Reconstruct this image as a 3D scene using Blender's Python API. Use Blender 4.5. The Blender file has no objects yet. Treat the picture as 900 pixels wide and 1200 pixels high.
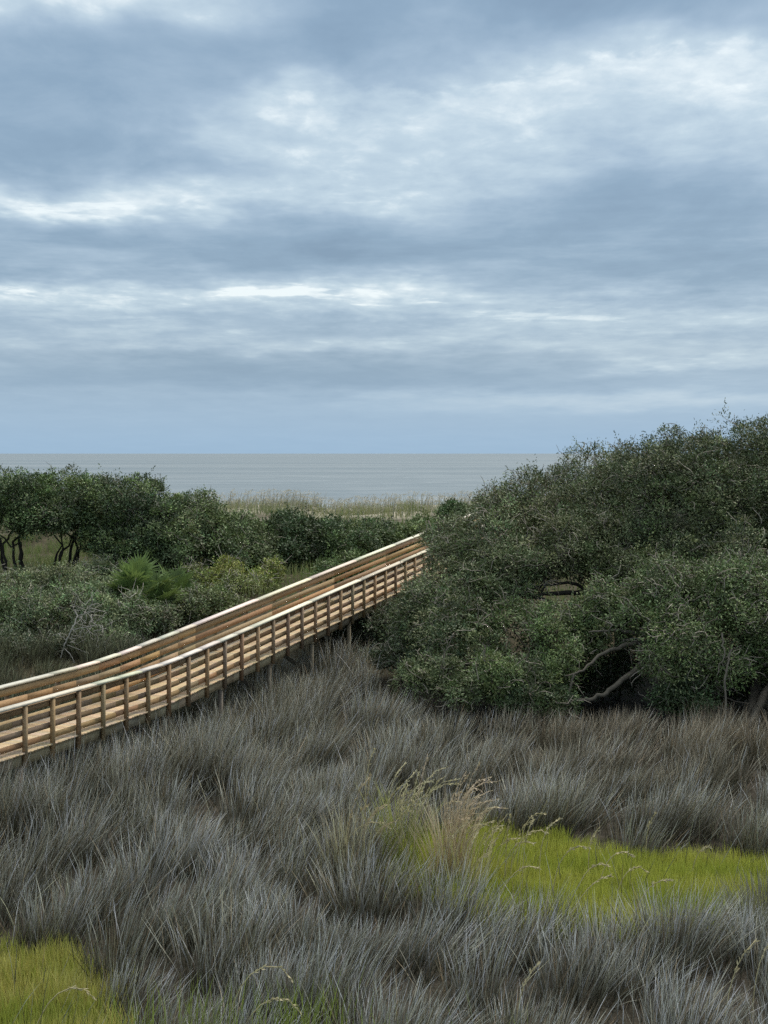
import bpy, math
import numpy as np

# ------------------------------------------------------------------ basics
rng = np.random.default_rng(7)
SC = bpy.context.scene
COL = SC.collection
F = 1803.0          # focal length in photo pixels (900 x 1200 frame)
H = 8.1             # eye height over the marsh
HZ = 531.0          # horizon row


def W(px, py, Y):
    """world point seen at photo pixel (px, py) at distance Y"""
    return np.array([(px - 450.0) / F * Y, Y, H - (py - HZ) / F * Y])


def ss(a, b, x):
    t = np.clip((x - a) / (b - a), 0, 1)
    return t * t * (3 - 2 * t)


def wob(x, y, s, seed=0):
    """smooth pseudo noise in -1..1"""
    r = np.random.default_rng(1000 + seed)
    out = 0
    for k in range(6):
        a = r.uniform(0, 2 * math.pi)
        f = r.uniform(.6, 1.7) / s
        out = out + np.sin((x * math.cos(a) + y * math.sin(a)) * f * 2 * math.pi + r.uniform(0, 6.28))
    return out / 3.2


def ground_z(x, y):
    x = np.asarray(x, float)
    y = np.asarray(y, float)
    yy = y + 2.0 * wob(x, y * 0 + 3, 23, 1)
    z = 2.6 * ss(46, 72, yy) + (1.95 + .16 * wob(x, y * 0, 9, 2)) * ss(76, 93, yy)
    z = z - 8.0 * ss(100, 150, y)
    amp = .03 + .12 * ss(46, 60, y)
    return z + amp * wob(x, y, 5, 3)


# ------------------------------------------------------------------ mesh helpers
def link_mesh(name, me, mat, parent=None):
    o = bpy.data.objects.new(name, me)
    COL.objects.link(o)
    if mat is not None:
        me.materials.append(mat)
    if parent is not None:
        o.parent = parent
        o.matrix_parent_inverse = parent.matrix_world.inverted()
    return o


def np_mesh(name, verts, faces, cols=None, smooth=False):
    """faces: list of (M,k) index arrays with k = 3 or 4"""
    me = bpy.data.meshes.new(name)
    verts = np.ascontiguousarray(verts, np.float32)
    me.vertices.add(len(verts))
    me.vertices.foreach_set("co", verts.ravel())
    loops = np.concatenate([f.ravel() for f in faces]).astype(np.int32)
    sizes = np.concatenate([np.full(len(f), f.shape[1], np.int32) for f in faces])
    starts = np.concatenate([[0], np.cumsum(sizes)[:-1]]).astype(np.int32)
    me.loops.add(len(loops))
    me.loops.foreach_set("vertex_index", loops)
    me.polygons.add(len(sizes))
    me.polygons.foreach_set("loop_start", starts)
    if smooth:
        me.polygons.foreach_set("use_smooth", np.ones(len(sizes), bool))
    if cols is not None:
        a = me.color_attributes.new("Col", 'FLOAT_COLOR', 'POINT')
        c = np.ones((len(verts), 4), np.float32)
        c[:, :3] = np.clip(cols, 0, 1)
        a.data.foreach_set("color", c.ravel())
    me.update()
    me.validate()
    return me


class Acc:
    """collects geometry for one mesh"""

    def __init__(s):
        s.v, s.q, s.t, s.c, s.n = [], [], [], [], 0

    def add(s, v, q=None, t=None, c=None):
        v = np.asarray(v, float).reshape(-1, 3)
        if q is not None and len(q):
            s.q.append(np.asarray(q, np.int64).reshape(-1, 4) + s.n)
        if t is not None and len(t):
            s.t.append(np.asarray(t, np.int64).reshape(-1, 3) + s.n)
        s.v.append(v)
        cc = np.empty((len(v), 3))
        cc[:] = (.5, .5, .5) if c is None else c
        s.c.append(cc)
        s.n += len(v)

    def build(s, name, mat, parent=None, smooth=False):
        fs = []
        if s.q:
            fs.append(np.concatenate(s.q))
        if s.t:
            fs.append(np.concatenate(s.t))
        me = np_mesh(name, np.concatenate(s.v), fs, np.concatenate(s.c), smooth)
        return link_mesh(name, me, mat, parent)


def norm(a):
    return a / np.maximum(np.linalg.norm(a, axis=-1, keepdims=True), 1e-9)


def tubes(acc, P, R, col, sides=4, cap=True):
    """P (N,K,3) polylines, R (N,K) radii, col (3,) or (N,3)"""
    P = np.asarray(P, float)
    R = np.asarray(R, float)
    N, K, _ = P.shape
    T = np.empty_like(P)
    T[:, 1:-1] = P[:, 2:] - P[:, :-2]
    T[:, 0] = P[:, 1] - P[:, 0]
    T[:, -1] = P[:, -1] - P[:, -2]
    T = norm(T)
    ref = np.zeros_like(T)
    avg = norm(P[:, -1] - P[:, 0])
    vert = np.abs(avg[:, 2]) > .8
    ref[~vert] = (0, 0, 1)
    ref[vert] = (1, .2, 0)
    A = norm(np.cross(T, ref))
    B = np.cross(T, A)
    ang = np.arange(sides) / sides * 2 * math.pi
    V = (P[:, :, None] + R[:, :, None, None] * (A[:, :, None] * np.cos(ang)[:, None] + B[:, :, None] * np.sin(ang)[:, None]))
    idx = np.arange(N * K * sides).reshape(N, K, sides)
    a = idx[:, :-1]
    b = idx[:, 1:]
    q = np.stack([a, np.roll(a, -1, 2), np.roll(b, -1, 2), b], -1).reshape(-1, 4)
    c = np.broadcast_to(np.asarray(col, float).reshape(-1, 1, 1, 3), (N, K, sides, 3)).reshape(-1, 3) if np.ndim(col) > 1 else col
    t = None
    if cap:
        e = idx[:, -1]
        t = np.stack([np.stack([e[:, 0], e[:, k], e[:, k + 1]], -1) for k in range(1, sides - 1)], 1).reshape(-1, 3)
    acc.add(V.reshape(-1, 3), q, t, c)


BOXQ = np.array([[0, 3, 2, 1], [4, 5, 6, 7], [0, 1, 5, 4], [1, 2, 6, 5], [2, 3, 7, 6], [3, 0, 4, 7]])


def box_dir(acc, p, q, side, up, ws, hu, col, ch=.004):
    """box from p to q, half sizes ws along side, hu along up"""
    p = np.asarray(p, float)
    q = np.asarray(q, float)
    side = np.asarray(side, float)
    up = np.asarray(up, float)
    v = []
    for e in (p, q):
        for a, b in ((-1, -1), (1, -1), (1, 1), (-1, 1)):
            v.append(e + side * ws * a + up * hu * b)
    acc.add(v, BOXQ, None, col)


def blades(acc, root, L, w, az, tilt, bend, c0, c1, nseg=3, twist=None, cpow=1.0):
    """grass blades: tapered strips, arrays of N"""
    N = len(root)
    d = np.stack([np.cos(az), np.sin(az), np.zeros(N)], -1)
    fa = az + math.pi / 2 if twist is None else twist
    s = np.stack([np.cos(fa), np.sin(fa), np.zeros(N)], -1)
    lv = []
    lc = []
    p = np.array(root, float)
    ang = tilt.copy()
    for k in range(nseg + 1):
        t = k / nseg
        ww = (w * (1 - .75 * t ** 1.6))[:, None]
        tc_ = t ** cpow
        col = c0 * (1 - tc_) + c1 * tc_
        if k < nseg:
            lv += [p - s * ww * .5, p + s * ww * .5]
            lc += [col, col]
        else:
            lv.append(p)
            lc.append(col)
        st = (L / nseg)[:, None]
        p = p + st * (d * np.sin(ang)[:, None] + np.array([0, 0, 1.0]) * np.cos(ang)[:, None])
        ang = ang + bend / nseg
    M = 2 * nseg + 1
    V = np.stack(lv, 1).reshape(-1, 3)
    C = np.stack(lc, 1).reshape(-1, 3)
    base = (np.arange(N) * M)[:, None]
    q = np.concatenate([base + np.array([[2 * k, 2 * k + 1, 2 * k + 3, 2 * k + 2]]) for k in range(nseg - 1)], 0) if nseg > 1 else None
    t = base + np.array([[2 * nseg - 2, 2 * nseg - 1, 2 * nseg]])
    acc.add(V, q, t, C)


def leaves(acc, P, D, Nn, L, w, col):
    """leaf quads: P base, D direction, Nn normal-ish"""
    S = norm(np.cross(D, Nn))
    U = np.cross(S, D)
    L = L[:, None]
    w = w[:, None]
    v = np.stack([P, P + D * L * .45 - S * w * .5 + U * w * .18, P + D * L - U * w * .1, P + D * L * .55 + S * w * .5 + U * w * .18], 1)
    q = np.arange(len(P) * 4).reshape(-1, 4)
    acc.add(v.reshape(-1, 3), q, None, np.repeat(col, 4, 0))


def rsph(n, r=rng):
    return norm(r.normal(size=(n, 3)))


# ------------------------------------------------------------------ node helpers
def new_mat(name):
    m = bpy.data.materials.new(name)
    m.use_nodes = True
    nt = m.node_tree
    for n in list(nt.nodes):
        nt.nodes.remove(n)
    out = nt.nodes.new('ShaderNodeOutputMaterial')
    return m, nt, out


class NT:
    def __init__(s, nt):
        s.nt = nt

    def n(s, typ, **kw):
        x = s.nt.nodes.new(typ)
        for k, v in kw.items():
            setattr(x, k, v)
        return x

    def put(s, sock, v):
        if isinstance(v, bpy.types.NodeSocket):
            s.nt.links.new(v, sock)
        elif v is not None:
            sock.default_value = v

    def m(s, op, a, b=None, c=None, clamp=False):
        x = s.n('ShaderNodeMath', operation=op)
        x.use_clamp = clamp
        s.put(x.inputs[0], a)
        s.put(x.inputs[1], b)
        s.put(x.inputs[2], c)
        return x.outputs[0]

    def v(s, op, a, b=None, scale=None):
        x = s.n('ShaderNodeVectorMath', operation=op)
        s.put(x.inputs[0], a)
        if b is not None:
            s.put(x.inputs[1], b)
        if scale is not None:
            s.put(x.inputs['Scale'], scale)
        return x.outputs['Value'] if op in ('LENGTH', 'DOT_PRODUCT') else x.outputs[0]

    def mix(s, fac, a, b, blend='MIX'):
        x = s.n('ShaderNodeMix', data_type='RGBA', blend_type=blend)
        s.put(x.inputs[0], fac)
        s.put(x.inputs[6], a if isinstance(a, bpy.types.NodeSocket) else (*a, 1))
        s.put(x.inputs[7], b if isinstance(b, bpy.types.NodeSocket) else (*b, 1))
        return x.outputs[2]

    def noise(s, vec, scale, detail=3, rough=.55, dist=0):
        x = s.n('ShaderNodeTexNoise')
        s.put(x.inputs['Vector'], vec)
        x.inputs['Scale'].default_value = scale
        x.inputs['Detail'].default_value = detail
        x.inputs['Roughness'].default_value = rough
        x.inputs['Distortion'].default_value = dist
        return x.outputs['Fac']

    def ramp(s, fac, stops, interp='LINEAR'):
        x = s.n('ShaderNodeValToRGB')
        cr = x.color_ramp
        cr.interpolation = interp
        while len(cr.elements) > 1:
            cr.elements.remove(cr.elements[-1])
        cr.elements[0].position = stops[0][0]
        cr.elements[0].color = (*stops[0][1], 1)
        for p, c in stops[1:]:
            e = cr.elements.new(p)
            e.color = (*c, 1)
        s.put(x.inputs[0], fac)
        return x.outputs[0]

    def link(s, a, b):
        s.nt.links.new(a, b)


def mat_leaf(name, rough=.55, trans=.09, spec=.35):
    m, nt, out = new_mat(name)
    k = NT(nt)
    at = k.n('ShaderNodeAttribute', attribute_name='Col')
    b = k.n('ShaderNodeBsdfPrincipled')
    k.put(b.inputs['Base Color'], at.outputs['Color'])
    b.inputs['Roughness'].default_value = rough
    b.inputs['Specular IOR Level'].default_value = spec
    t = k.n('ShaderNodeBsdfTranslucent')
    tc = k.mix(.5, at.outputs['Color'], (.12, .16, .03))
    k.put(t.inputs['Color'], tc)
    mx = k.n('ShaderNodeMixShader')
    mx.inputs[0].default_value = trans
    k.link(b.outputs[0], mx.inputs[1])
    k.link(t.outputs[0], mx.inputs[2])
    k.link(mx.outputs[0], out.inputs[0])
    return m


def mat_attr(name, rough=.8, nscale=(6, 6, 6), namt=.5, spec=.25, bump=0.0, lo=(.6, .6, .6), hi=(1.25, 1.22, 1.15)):
    """vertex colour times a procedural grain"""
    m, nt, out = new_mat(name)
    k = NT(nt)
    at = k.n('ShaderNodeAttribute', attribute_name='Col')
    tc = k.n('ShaderNodeTexCoord')
    v = k.v('MULTIPLY', tc.outputs['Object'], nscale)
    nz = k.noise(v, 1, 4, .6)
    g = k.ramp(nz, [(.3, lo), (.7, hi)])
    c = k.mix(namt, at.outputs['Color'], g, 'MULTIPLY')
    b = k.n('ShaderNodeBsdfPrincipled')
    k.put(b.inputs['Base Color'], c)
    b.inputs['Roughness'].default_value = rough
    b.inputs['Specular IOR Level'].default_value = spec
    if bump:
        bp = k.n('ShaderNodeBump')
        bp.inputs['Strength'].default_value = bump
        bp.inputs['Distance'].default_value = .02
        k.put(bp.inputs['Height'], nz)
        k.link(bp.outputs[0], b.inputs['Normal'])
    k.link(b.outputs[0], out.inputs[0])
    return m


M_LEAF = mat_leaf('leaf')
M_GRASS = mat_leaf('grass_blade', .6, .04, .25)
M_GREEN = mat_leaf('green_blade', .55, .35, .3)
M_BARK = mat_attr('bark', .9, (9, 9, 4), .7, .15, .4)
M_WOOD = mat_attr('treated_pine', .75, (7, 7, 30), .55, .25, .15)
M_DECK = mat_attr('deck_pine', .7, (9, 9, 9), .45, .3, .1)

# ground --------------------------------------------------------------
m, nt, out = new_mat('ground_soil_and_sand')
k = NT(nt)
geo = k.n('ShaderNodeNewGeometry')
pos = geo.outputs['Position']
sx = k.n('ShaderNodeSeparateXYZ')
k.link(pos, sx.inputs[0])
n1 = k.noise(pos, .35, 5, .6)
n2 = k.noise(pos, 3.0, 5, .65)
n3 = k.noise(pos, 40.0, 3, .6)
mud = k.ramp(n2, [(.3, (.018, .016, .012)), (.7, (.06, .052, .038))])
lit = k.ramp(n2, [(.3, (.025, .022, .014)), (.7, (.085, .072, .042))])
sand = k.ramp(n3, [(.3, (.38, .34, .26)), (.7, (.50, .46, .37))])
yy = k.m('ADD', sx.outputs[1], k.m('MULTIPLY', k.m('SUBTRACT', n1, .5), 14))
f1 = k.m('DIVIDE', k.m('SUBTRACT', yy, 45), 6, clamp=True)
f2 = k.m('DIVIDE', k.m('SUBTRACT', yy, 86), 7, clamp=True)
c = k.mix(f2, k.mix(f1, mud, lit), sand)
b = k.n('ShaderNodeBsdfPrincipled')
k.put(b.inputs['Base Color'], c)
b.inputs['Roughness'].default_value = .95
b.inputs['Specular IOR Level'].default_value = .1
bp = k.n('ShaderNodeBump')
bp.inputs['Strength'].default_value = .5
bp.inputs['Distance'].default_value = .05
k.put(bp.inputs['Height'], n2)
k.link(bp.outputs[0], b.inputs['Normal'])
k.link(b.outputs[0], out.inputs[0])
M_GROUND = m

# sea -------------------------------------------------------------------
m, nt, out = new_mat('sea_water')
k = NT(nt)
geo = k.n('ShaderNodeNewGeometry')
pos = geo.outputs['Position']
va = k.v('MULTIPLY', pos, (.022, .026, 0))
vb = k.v('MULTIPLY', pos, (.07, .14, 0))
vc = k.v('MULTIPLY', pos, (.0016, .006, 0))
na = k.noise(va, 1, 5, .6, .4)
nb = k.noise(vb, 1, 4, .6, .3)
nc = k.noise(vc, 1, 3, .5)
c = k.ramp(na, [(.3, (.075, .105, .12)), (.5, (.135, .17, .18)), (.68, (.26, .29, .295))])
calm = k.m('DIVIDE', 330.0, k.m('MAXIMUM', k.v('LENGTH', pos), 330.0))
c = k.mix(calm, (.155, .185, .19), c)
c = k.mix(.3, c, k.ramp(nb, [(.35, (.11, .14, .15)), (.65, (.22, .245, .25))]))
c = k.mix(.35, c, k.ramp(nc, [(.38, (.09, .12, .135)), (.62, (.215, .235, .235))]))
b = k.n('ShaderNodeBsdfPrincipled')
b.inputs['Roughness'].default_value = .45
b.inputs['IOR'].default_value = 1.33
foam = k.m('MULTIPLY', k.m('DIVIDE', k.m('SUBTRACT', nb, .66), .06, clamp=True), k.m('DIVIDE', k.m('SUBTRACT', na, .48), .1, clamp=True))
k.put(b.inputs['Base Color'], k.mix(k.m('MULTIPLY', foam, .5), c, (.7, .72, .72)))
bp = k.n('ShaderNodeBump')
bp.inputs['Strength'].default_value = .22
bp.inputs['Distance'].default_value = .6
k.put(bp.inputs['Height'], k.m('ADD', nb, k.m('MULTIPLY', na, 2)))
k.link(bp.outputs[0], b.inputs['Normal'])
k.link(b.outputs[0], out.inputs[0])
M_SEA = m


# ------------------------------------------------------------------ tagging
def tag(o, label=None, cat=None, group=None, kind=None):
    if label:
        o['label'] = label
    if cat:
        o['category'] = cat
    if group:
        o['group'] = group
    if kind:
        o['kind'] = kind
    return o


def empty(name, loc):
    o = bpy.data.objects.new(name, None)
    o.empty_display_size = .3
    o.location = loc
    COL.objects.link(o)
    bpy.context.view_layer.update()
    return o


# ------------------------------------------------------------------ setting: ground, sea
xs = np.concatenate([[-900, -500, -250, -130, -90], np.arange(-60, 61, 1.0), [90, 130, 250, 500, 900]])
ys = np.concatenate([[-300, -120, -40], np.arange(0, 112, 1.0), np.arange(114, 160, 4.0)])
X, Y = np.meshgrid(xs, ys)
Z = ground_z(X, Y)
nx, ny = len(xs), len(ys)
ii = np.arange(nx * ny).reshape(ny, nx)
q = np.stack([ii[:-1, :-1], ii[:-1, 1:], ii[1:, 1:], ii[1:, :-1]], -1).reshape(-1, 4)
o = link_mesh('ground', np_mesh('ground', np.stack([X, Y, Z], -1).reshape(-1, 3), [q], None, True), M_GROUND)
tag(o, 'dark marsh mud rising to a pale sand dune', 'ground', kind='structure')

S = 30000.0
sv = np.array([[-S, 112, -1.2], [S, 112, -1.2], [S, S, -1.2], [-S, S, -1.2]])
o = link_mesh('sea', np_mesh('sea', sv, [np.array([[0, 1, 2, 3]])]), M_SEA)
tag(o, 'grey green sea reaching the horizon', 'sea', kind='structure')

# ------------------------------------------------------------------ boardwalk
E = np.array([.335, .942, 0.0])
E /= np.linalg.norm(E)
NN = np.array([-E[1], E[0], 0.0])       # away from the camera
UP = np.array([0, 0, 1.0])
P0 = np.array([-5.79, 40.8, 0.0])
STEP = 1.148
T0 = -6.79


def deck_z(t):
    r = .0757 * .5 * (t + math.sqrt(t * t + 1.6))
    t2 = t - 37.5
    r -= .0757 * .5 * (t2 + math.sqrt(t2 * t2 + 4))
    return 1.41 + r


def BP(t, n, dz):
    p = P0 + E * t + NN * n
    p[2] = deck_z(t) + dz
    return p


WID = 1.9
I0, I1 = -9, 56
TA, TB = T0 + STEP * I0 - .4, T0 + STEP * I1 + .4
bw = empty('boardwalk', (*BP(0, 1, 0)[:2], 0))
tag(bw, 'long wooden boardwalk with board railings climbing from the marsh towards the sea', 'boardwalk')


def woodcol(base, v=.18, hue=.06):
    k = 1 + rng.uniform(-v, v)
    gr = rng.random() ** 2 * .38
    base = np.array(base) * (1 - gr) + np.mean(base) * np.array([1.02, .98, .92]) * gr
    return np.clip(base * k * (1 + rng.uniform(-hue, hue, 3)), .01, .95)


DECKC = (.54, .40, .235)
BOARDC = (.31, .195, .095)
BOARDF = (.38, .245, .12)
POSTC = (.29, .195, .105)
RIMC = (.36, .29, .19)
CAPC = (.70, .63, .50)
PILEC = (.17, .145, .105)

acc = Acc()
t = TA
while t < TB:
    a, bq = -.05 - rng.uniform(0, .03), WID + .05 + rng.uniform(0, .03)
    pa = BP(t + .07, a, -.019)
    pb = BP(t + .07, bq, -.019)
    sl = (deck_z(t + .2) - deck_z(t - .06)) / .26
    al = norm(E + UP * sl)
    up = np.cross(al, -NN)
    up = up if up[2] > 0 else -up
    box_dir(acc, pa, pb, al, up, .0695, .019, woodcol(DECKC, .16, .05))
    t += .1455
acc.build('deck', M_DECK, bw)


def run_board(part, t_a, t_b, n, dz, half_n, half_z, base, mat, seg=3, vary=.22, cap=False):
    """boards butt-jointed along the walk, following the ramp"""
    acc = Acc()
    tt = t_a
    first = True
    while tt < t_b - .01:
        ln = STEP * seg
        if first:
            ln = STEP * rng.integers(1, seg + 1)
            first = False
        if -6 < tt < 5 or 33 < tt < 42:
            ln = min(ln, STEP)
        e = min(tt + ln, t_b)
        g = .0 if cap else .004
        jitter = rng.uniform(-.006, .006)
        p = BP(tt + g, n, dz + jitter)
        qq = BP(e - g, n, dz + jitter + rng.uniform(-.003, .003))
        dirv = norm(qq - p)
        up = np.cross(dirv, NN)
        up = up if up[2] > 0 else -up
        box_dir(acc, p, qq, NN, up, half_n, half_z, woodcol(base, vary))
        tt = e
    return acc.build(part, mat, bw)


TE = TB
rows = (.925, .67, .415, .16)
for rz in rows:
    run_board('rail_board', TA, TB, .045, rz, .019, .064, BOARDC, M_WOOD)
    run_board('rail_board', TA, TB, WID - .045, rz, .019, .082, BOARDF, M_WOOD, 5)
run_board('rail_cap', TA, TB, .0, 1.072, .098, .024, CAPC, M_DECK, 4, .2, False)
run_board('rail_cap', TA, TB, WID, 1.072, .098, .024, CAPC, M_DECK, 4, .2, False)
run_board('rim_joist', TA, TB, .045, -.17, .02, .128, RIMC, M_WOOD, 4)
run_board('rim_joist', TA, TB, WID - .045, -.17, .02, .128, RIMC, M_WOOD, 4)
run_board('stringer', TA, TB, 1.0, -.17, .02, .128, RIMC, M_WOOD, 4)
for i in range(I0, I1 + 1):
    tt = T0 + STEP * i
    for side, n in ((0, -.045), (1, WID + .045)):
        if side and i % 2:
            continue
        a = Acc()
        hw = .045
        low = -.325 + rng.uniform(-.02, .02)
        p, qq = BP(tt, n, low), BP(tt, n, 1.045)
        box_dir(a, p, qq, E, NN, hw, .045 - .02 if False else .044, woodcol(POSTC, .2))
        a.build('post', M_WOOD, bw)
piles_t = [T0 + STEP * i + .02 for i in range(-9, 57, 3)]
for tt in piles_t:
    if tt < TA + .3:
        continue
    g0 = BP(tt, 0, 0)
    gz = float(ground_z(g0[0], g0[1]))
    clear = deck_z(tt) - gz
    a = Acc()
    box_dir(a, BP(tt, .03, -.345), BP(tt, WID - .03, -.345), E, UP, .045, .042, woodcol(RIMC))
    a.build('cross_beam', M_WOOD, bw)
    for n in (.09, WID - .09):
        p = BP(tt - .03, n, -.39)
        b0 = p.copy()
        b0[2] = float(ground_z(p[0], p[1])) - .4
        a = Acc()
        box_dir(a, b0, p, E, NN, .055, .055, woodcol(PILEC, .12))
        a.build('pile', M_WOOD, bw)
    if clear > .95:
        a = Acc()
        z1 = deck_z(tt) - .42
        z0 = max(gz + .35, z1 - 1.3)
        p = BP(tt + .065, .05, 0)
        p2 = BP(tt + .065, WID - .05, 0)
        p[2] = z0
        p2[2] = z1
        box_dir(a, p, p2, E, np.cross(norm(p2 - p), E), .019, .06, woodcol(PILEC))
        a.build('brace', M_WOOD, bw)


# ------------------------------------------------------------------ plants
def curve_pts(a, b, K, sag, jit, r):
    """polyline a->b with lift and jitter"""
    tt = np.linspace(0, 1, K)[:, None]
    p = a * (1 - tt) + b * tt
    p[:, 2] += sag * np.sin(tt[:, 0] * math.pi)
    j = r.normal(size=(K, 3)) * jit
    j[0] = 0
    j[-1] = 0
    return p + j


def make_plant(name, label, cat, lobes, base, col, group=None, dens=1.0, leaf=(.10, .037), seed=0, rc=.34,
               twig=.25, twigcol=(.17, .155, .13), trunk_r=.14, stems=1, sprig=.16, hue=.12, fill=.3, bare=40,
               per=70, extra=None, leafy_cols=None, upright=.5, barkcol=(.085, .075, .06), droop=0.0, sub=5.0, holes=()):
    """a tree or shrub: stems and limbs, fine twigs, and a crown of separate leaves.
    lobes: (px, py, Y, rx, ry, rdepth)  px as seen from the deck, rx ry in the same unit, rdepth metres"""
    r = np.random.default_rng(500 + seed)
    C = np.array([W(l[0], l[1], l[2]) for l in lobes])
    R = np.array([[l[3] / F * l[2], l[5], l[4] / F * l[2]] for l in lobes])
    C[:, 2] = np.maximum(C[:, 2], ground_z(C[:, 0], C[:, 1]) + .55 * R[:, 2])
    bx, bY = base
    bX = (bx - 450) / F * bY
    root = np.array([bX, bY, float(ground_z(bX, bY)) - .05])
    th = empty(name, root)
    tag(th, label, cat, group)
    # ---- trunk and limbs
    ta = Acc()
    hub = C.mean(0)
    for s in range(stems):
        off = np.array([r.uniform(-.5, .5) + (s / max(1, stems - 1) - .5) * (1.1 if stems > 5 else .3), r.uniform(-.3, .3), 0]) * (stems > 1) * .9
        rt = root + off
        rt[2] = float(ground_z(rt[0], rt[1])) - .1
        fork = rt * .55 + hub * .45 + off * .6
        fork[2] = rt[2] + (hub[2] - rt[2]) * r.uniform(.35, .6)
        P = curve_pts(rt, fork, 7, 0, .03, r)
        rr = trunk_r / math.sqrt(stems) * r.uniform(.85, 1.2)
        tubes(ta, P[None], np.linspace(rr * 1.25, rr * .8, 7)[None], barkcol, 7)
        for j in range(len(C)):
            if stems > 1 and j % stems != s % max(1, min(stems, len(C))):
                continue
            Q = curve_pts(fork, C[j] + r.normal(size=3) * .2, 8, r.uniform(-.3, .3), .12, r)
            tubes(ta, Q[None], np.linspace(rr * .75, rr * .25, 8)[None], barkcol, 6)
            n2 = 7
            ends = C[j] + rsph(n2, r) * R[j] * .8
            Qs = np.stack([curve_pts(Q[r.integers(3, 8)], e, 7, .1, .1, r) for e in ends])
            tubes(ta, Qs, np.tile(np.linspace(rr * .3, .012, 7), (n2, 1)), barkcol, 5)
    if extra is not None:
        for (pts, ra, rb, cc) in extra:
            if ra > .055:
                e0 = W(*pts[0])
                tubes(ta, curve_pts(fork, e0, 8, .1, .06, r)[None], np.linspace(ra * 1.3, ra, 8)[None], cc, 6)
            P = np.array([W(*p) for p in pts])
            # resample smoothly
            tt = np.linspace(0, len(P) - 1, 4 * len(P))
            P2 = np.stack([np.interp(tt, np.arange(len(P)), P[:, d]) for d in range(3)], -1)
            for _ in range(2):
                P2[1:-1] = .25 * P2[:-2] + .5 * P2[1:-1] + .25 * P2[2:]
            P2[1:-1] += r.normal(size=(len(P2) - 2, 3)) * .02
            tubes(ta, P2[None], np.linspace(ra, rb, len(P2))[None], cc, 7)
    ta.build('trunk', M_BARK, th, True)
    # ---- leaf clumps over the lobes
    C0, R0 = C, R
    if sub:
        nc, nr = [], []
        for j in range(len(C0)):
            ns = max(4, int(sub * (R0[j].prod() ** (1 / 3)) ** .8))
            dj = rsph(ns * 3, r)
            dj = dj[(dj[:, 2] > -.45) & (dj[:, 1] < .6)][:ns]
            f = r.uniform(.30, .5, len(dj))
            nc.append(C0[j] + dj * R0[j] * (1.0 - f * .66)[:, None])
            nr.append(np.minimum(R0[j].mean() * f, 1.15)[:, None] * r.uniform(.8, 1.25, (len(dj), 3)) * np.array([1.15, 1.1, .85]))
        R = np.concatenate([R0 * .90] + nr)
        C = np.concatenate([C0] + nc)
    area = (R[:, 0] * R[:, 2] + R[:, 0] * R[:, 1] + R[:, 1] * R[:, 2])
    area[:len(C0)] *= .9
    ncl = int(area.sum() * 4.2 * dens / (rc * rc) * .245)
    pick = r.choice(len(C), ncl * 2, p=area / area.sum())
    dr = rsph(ncl * 2, r)
    keep = (dr[:, 2] > -.35) | (r.random(ncl * 2) < .45)
    keep &= (dr[:, 1] < .35) | (r.random(ncl * 2) < .55)
    pick, dr = pick[keep], dr[keep]
    rad = .74 + .34 * r.random(len(pick)) ** .8
    # lumpy lobes
    lump = 1 + .13 * np.sin(dr[:, 0] * 7 + pick * 1.7) * np.sin(dr[:, 2] * 6 + pick) + .08 * np.sin(dr[:, 1] * 9 + pick * 2.1)
    p = C[pick] + dr * R[pick] * (rad * lump)[:, None]
    ins = np.zeros(len(p), bool)
    for j in range(len(C)):
        d = np.linalg.norm((p - C[j]) / R[j], axis=1)
        ins |= (d < .62) & (pick != j)
    gz = ground_z(p[:, 0], p[:, 1])
    ok = ~ins & (p[:, 2] > gz + .08)
    HO = [(W(h[0], h[1], h[2]), np.array([h[3] / F * h[2], h[5], h[4] / F * h[2]])) for h in holes]
    for hc, hr in HO:
        ok &= np.linalg.norm((p - hc) / hr, axis=1) > r.uniform(.75, 1.1, len(p))
    p, dr, pick = p[ok][:ncl], dr[ok][:ncl], pick[ok][:ncl]
    n = norm(dr / R[pick])
    n = norm(n + np.array([0, 0, upright]) + r.normal(size=n.shape) * .25)
    ncl = len(p)
    base_cols = np.array([col] if leafy_cols is None else leafy_cols, float)
    ccol = base_cols[r.integers(0, len(base_cols), ncl)] * np.exp(r.normal(size=(ncl, 1)) * .27) * (1 + r.normal(size=(ncl, 3)) * hue * .5)
    la = Acc()
    rcs = rc * r.uniform(.55, 1.6, ncl)
    m = np.maximum(10, (per * r.uniform(.6, 1.3, ncl))).astype(int)
    ix = np.repeat(np.arange(ncl), m)
    g = r.normal(size=(len(ix), 3)) * np.array([.55, .55, .3])
    t1 = norm(np.cross(n, rsph(ncl, r)))
    t2 = np.cross(n, t1)
    q2 = g[:, 0] ** 2 + g[:, 1] ** 2
    P = p[ix] + (t1[ix] * g[:, :1] + t2[ix] * g[:, 1:2] + n[ix] * (g[:, 2:] * .8 - .45 * q2[:, None])) * rcs[ix][:, None]
    D = norm(n[ix] * .5 + t1[ix] * g[:, :1] + t2[ix] * g[:, 1:2] + r.normal(size=P.shape) * .55 + np.array([0, 0, .1 - droop]))
    Nl = norm(n[ix] + r.normal(size=P.shape) * .38)
    L = leaf[0] * r.uniform(.65, 1.35, len(ix))
    wd = leaf[1] * r.uniform(.7, 1.3, len(ix))
    lc = LEAFGAIN * ccol[ix] * (1 + r.normal(size=(len(ix), 1)) * .11)
    leaves(la, P, D, Nl, L, wd, np.clip(lc, .008, .5))
    # ---- sprigs that stick out
    sp = np.where((r.random(ncl) < sprig) & (n[:, 2] > -.1))[0]
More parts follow.
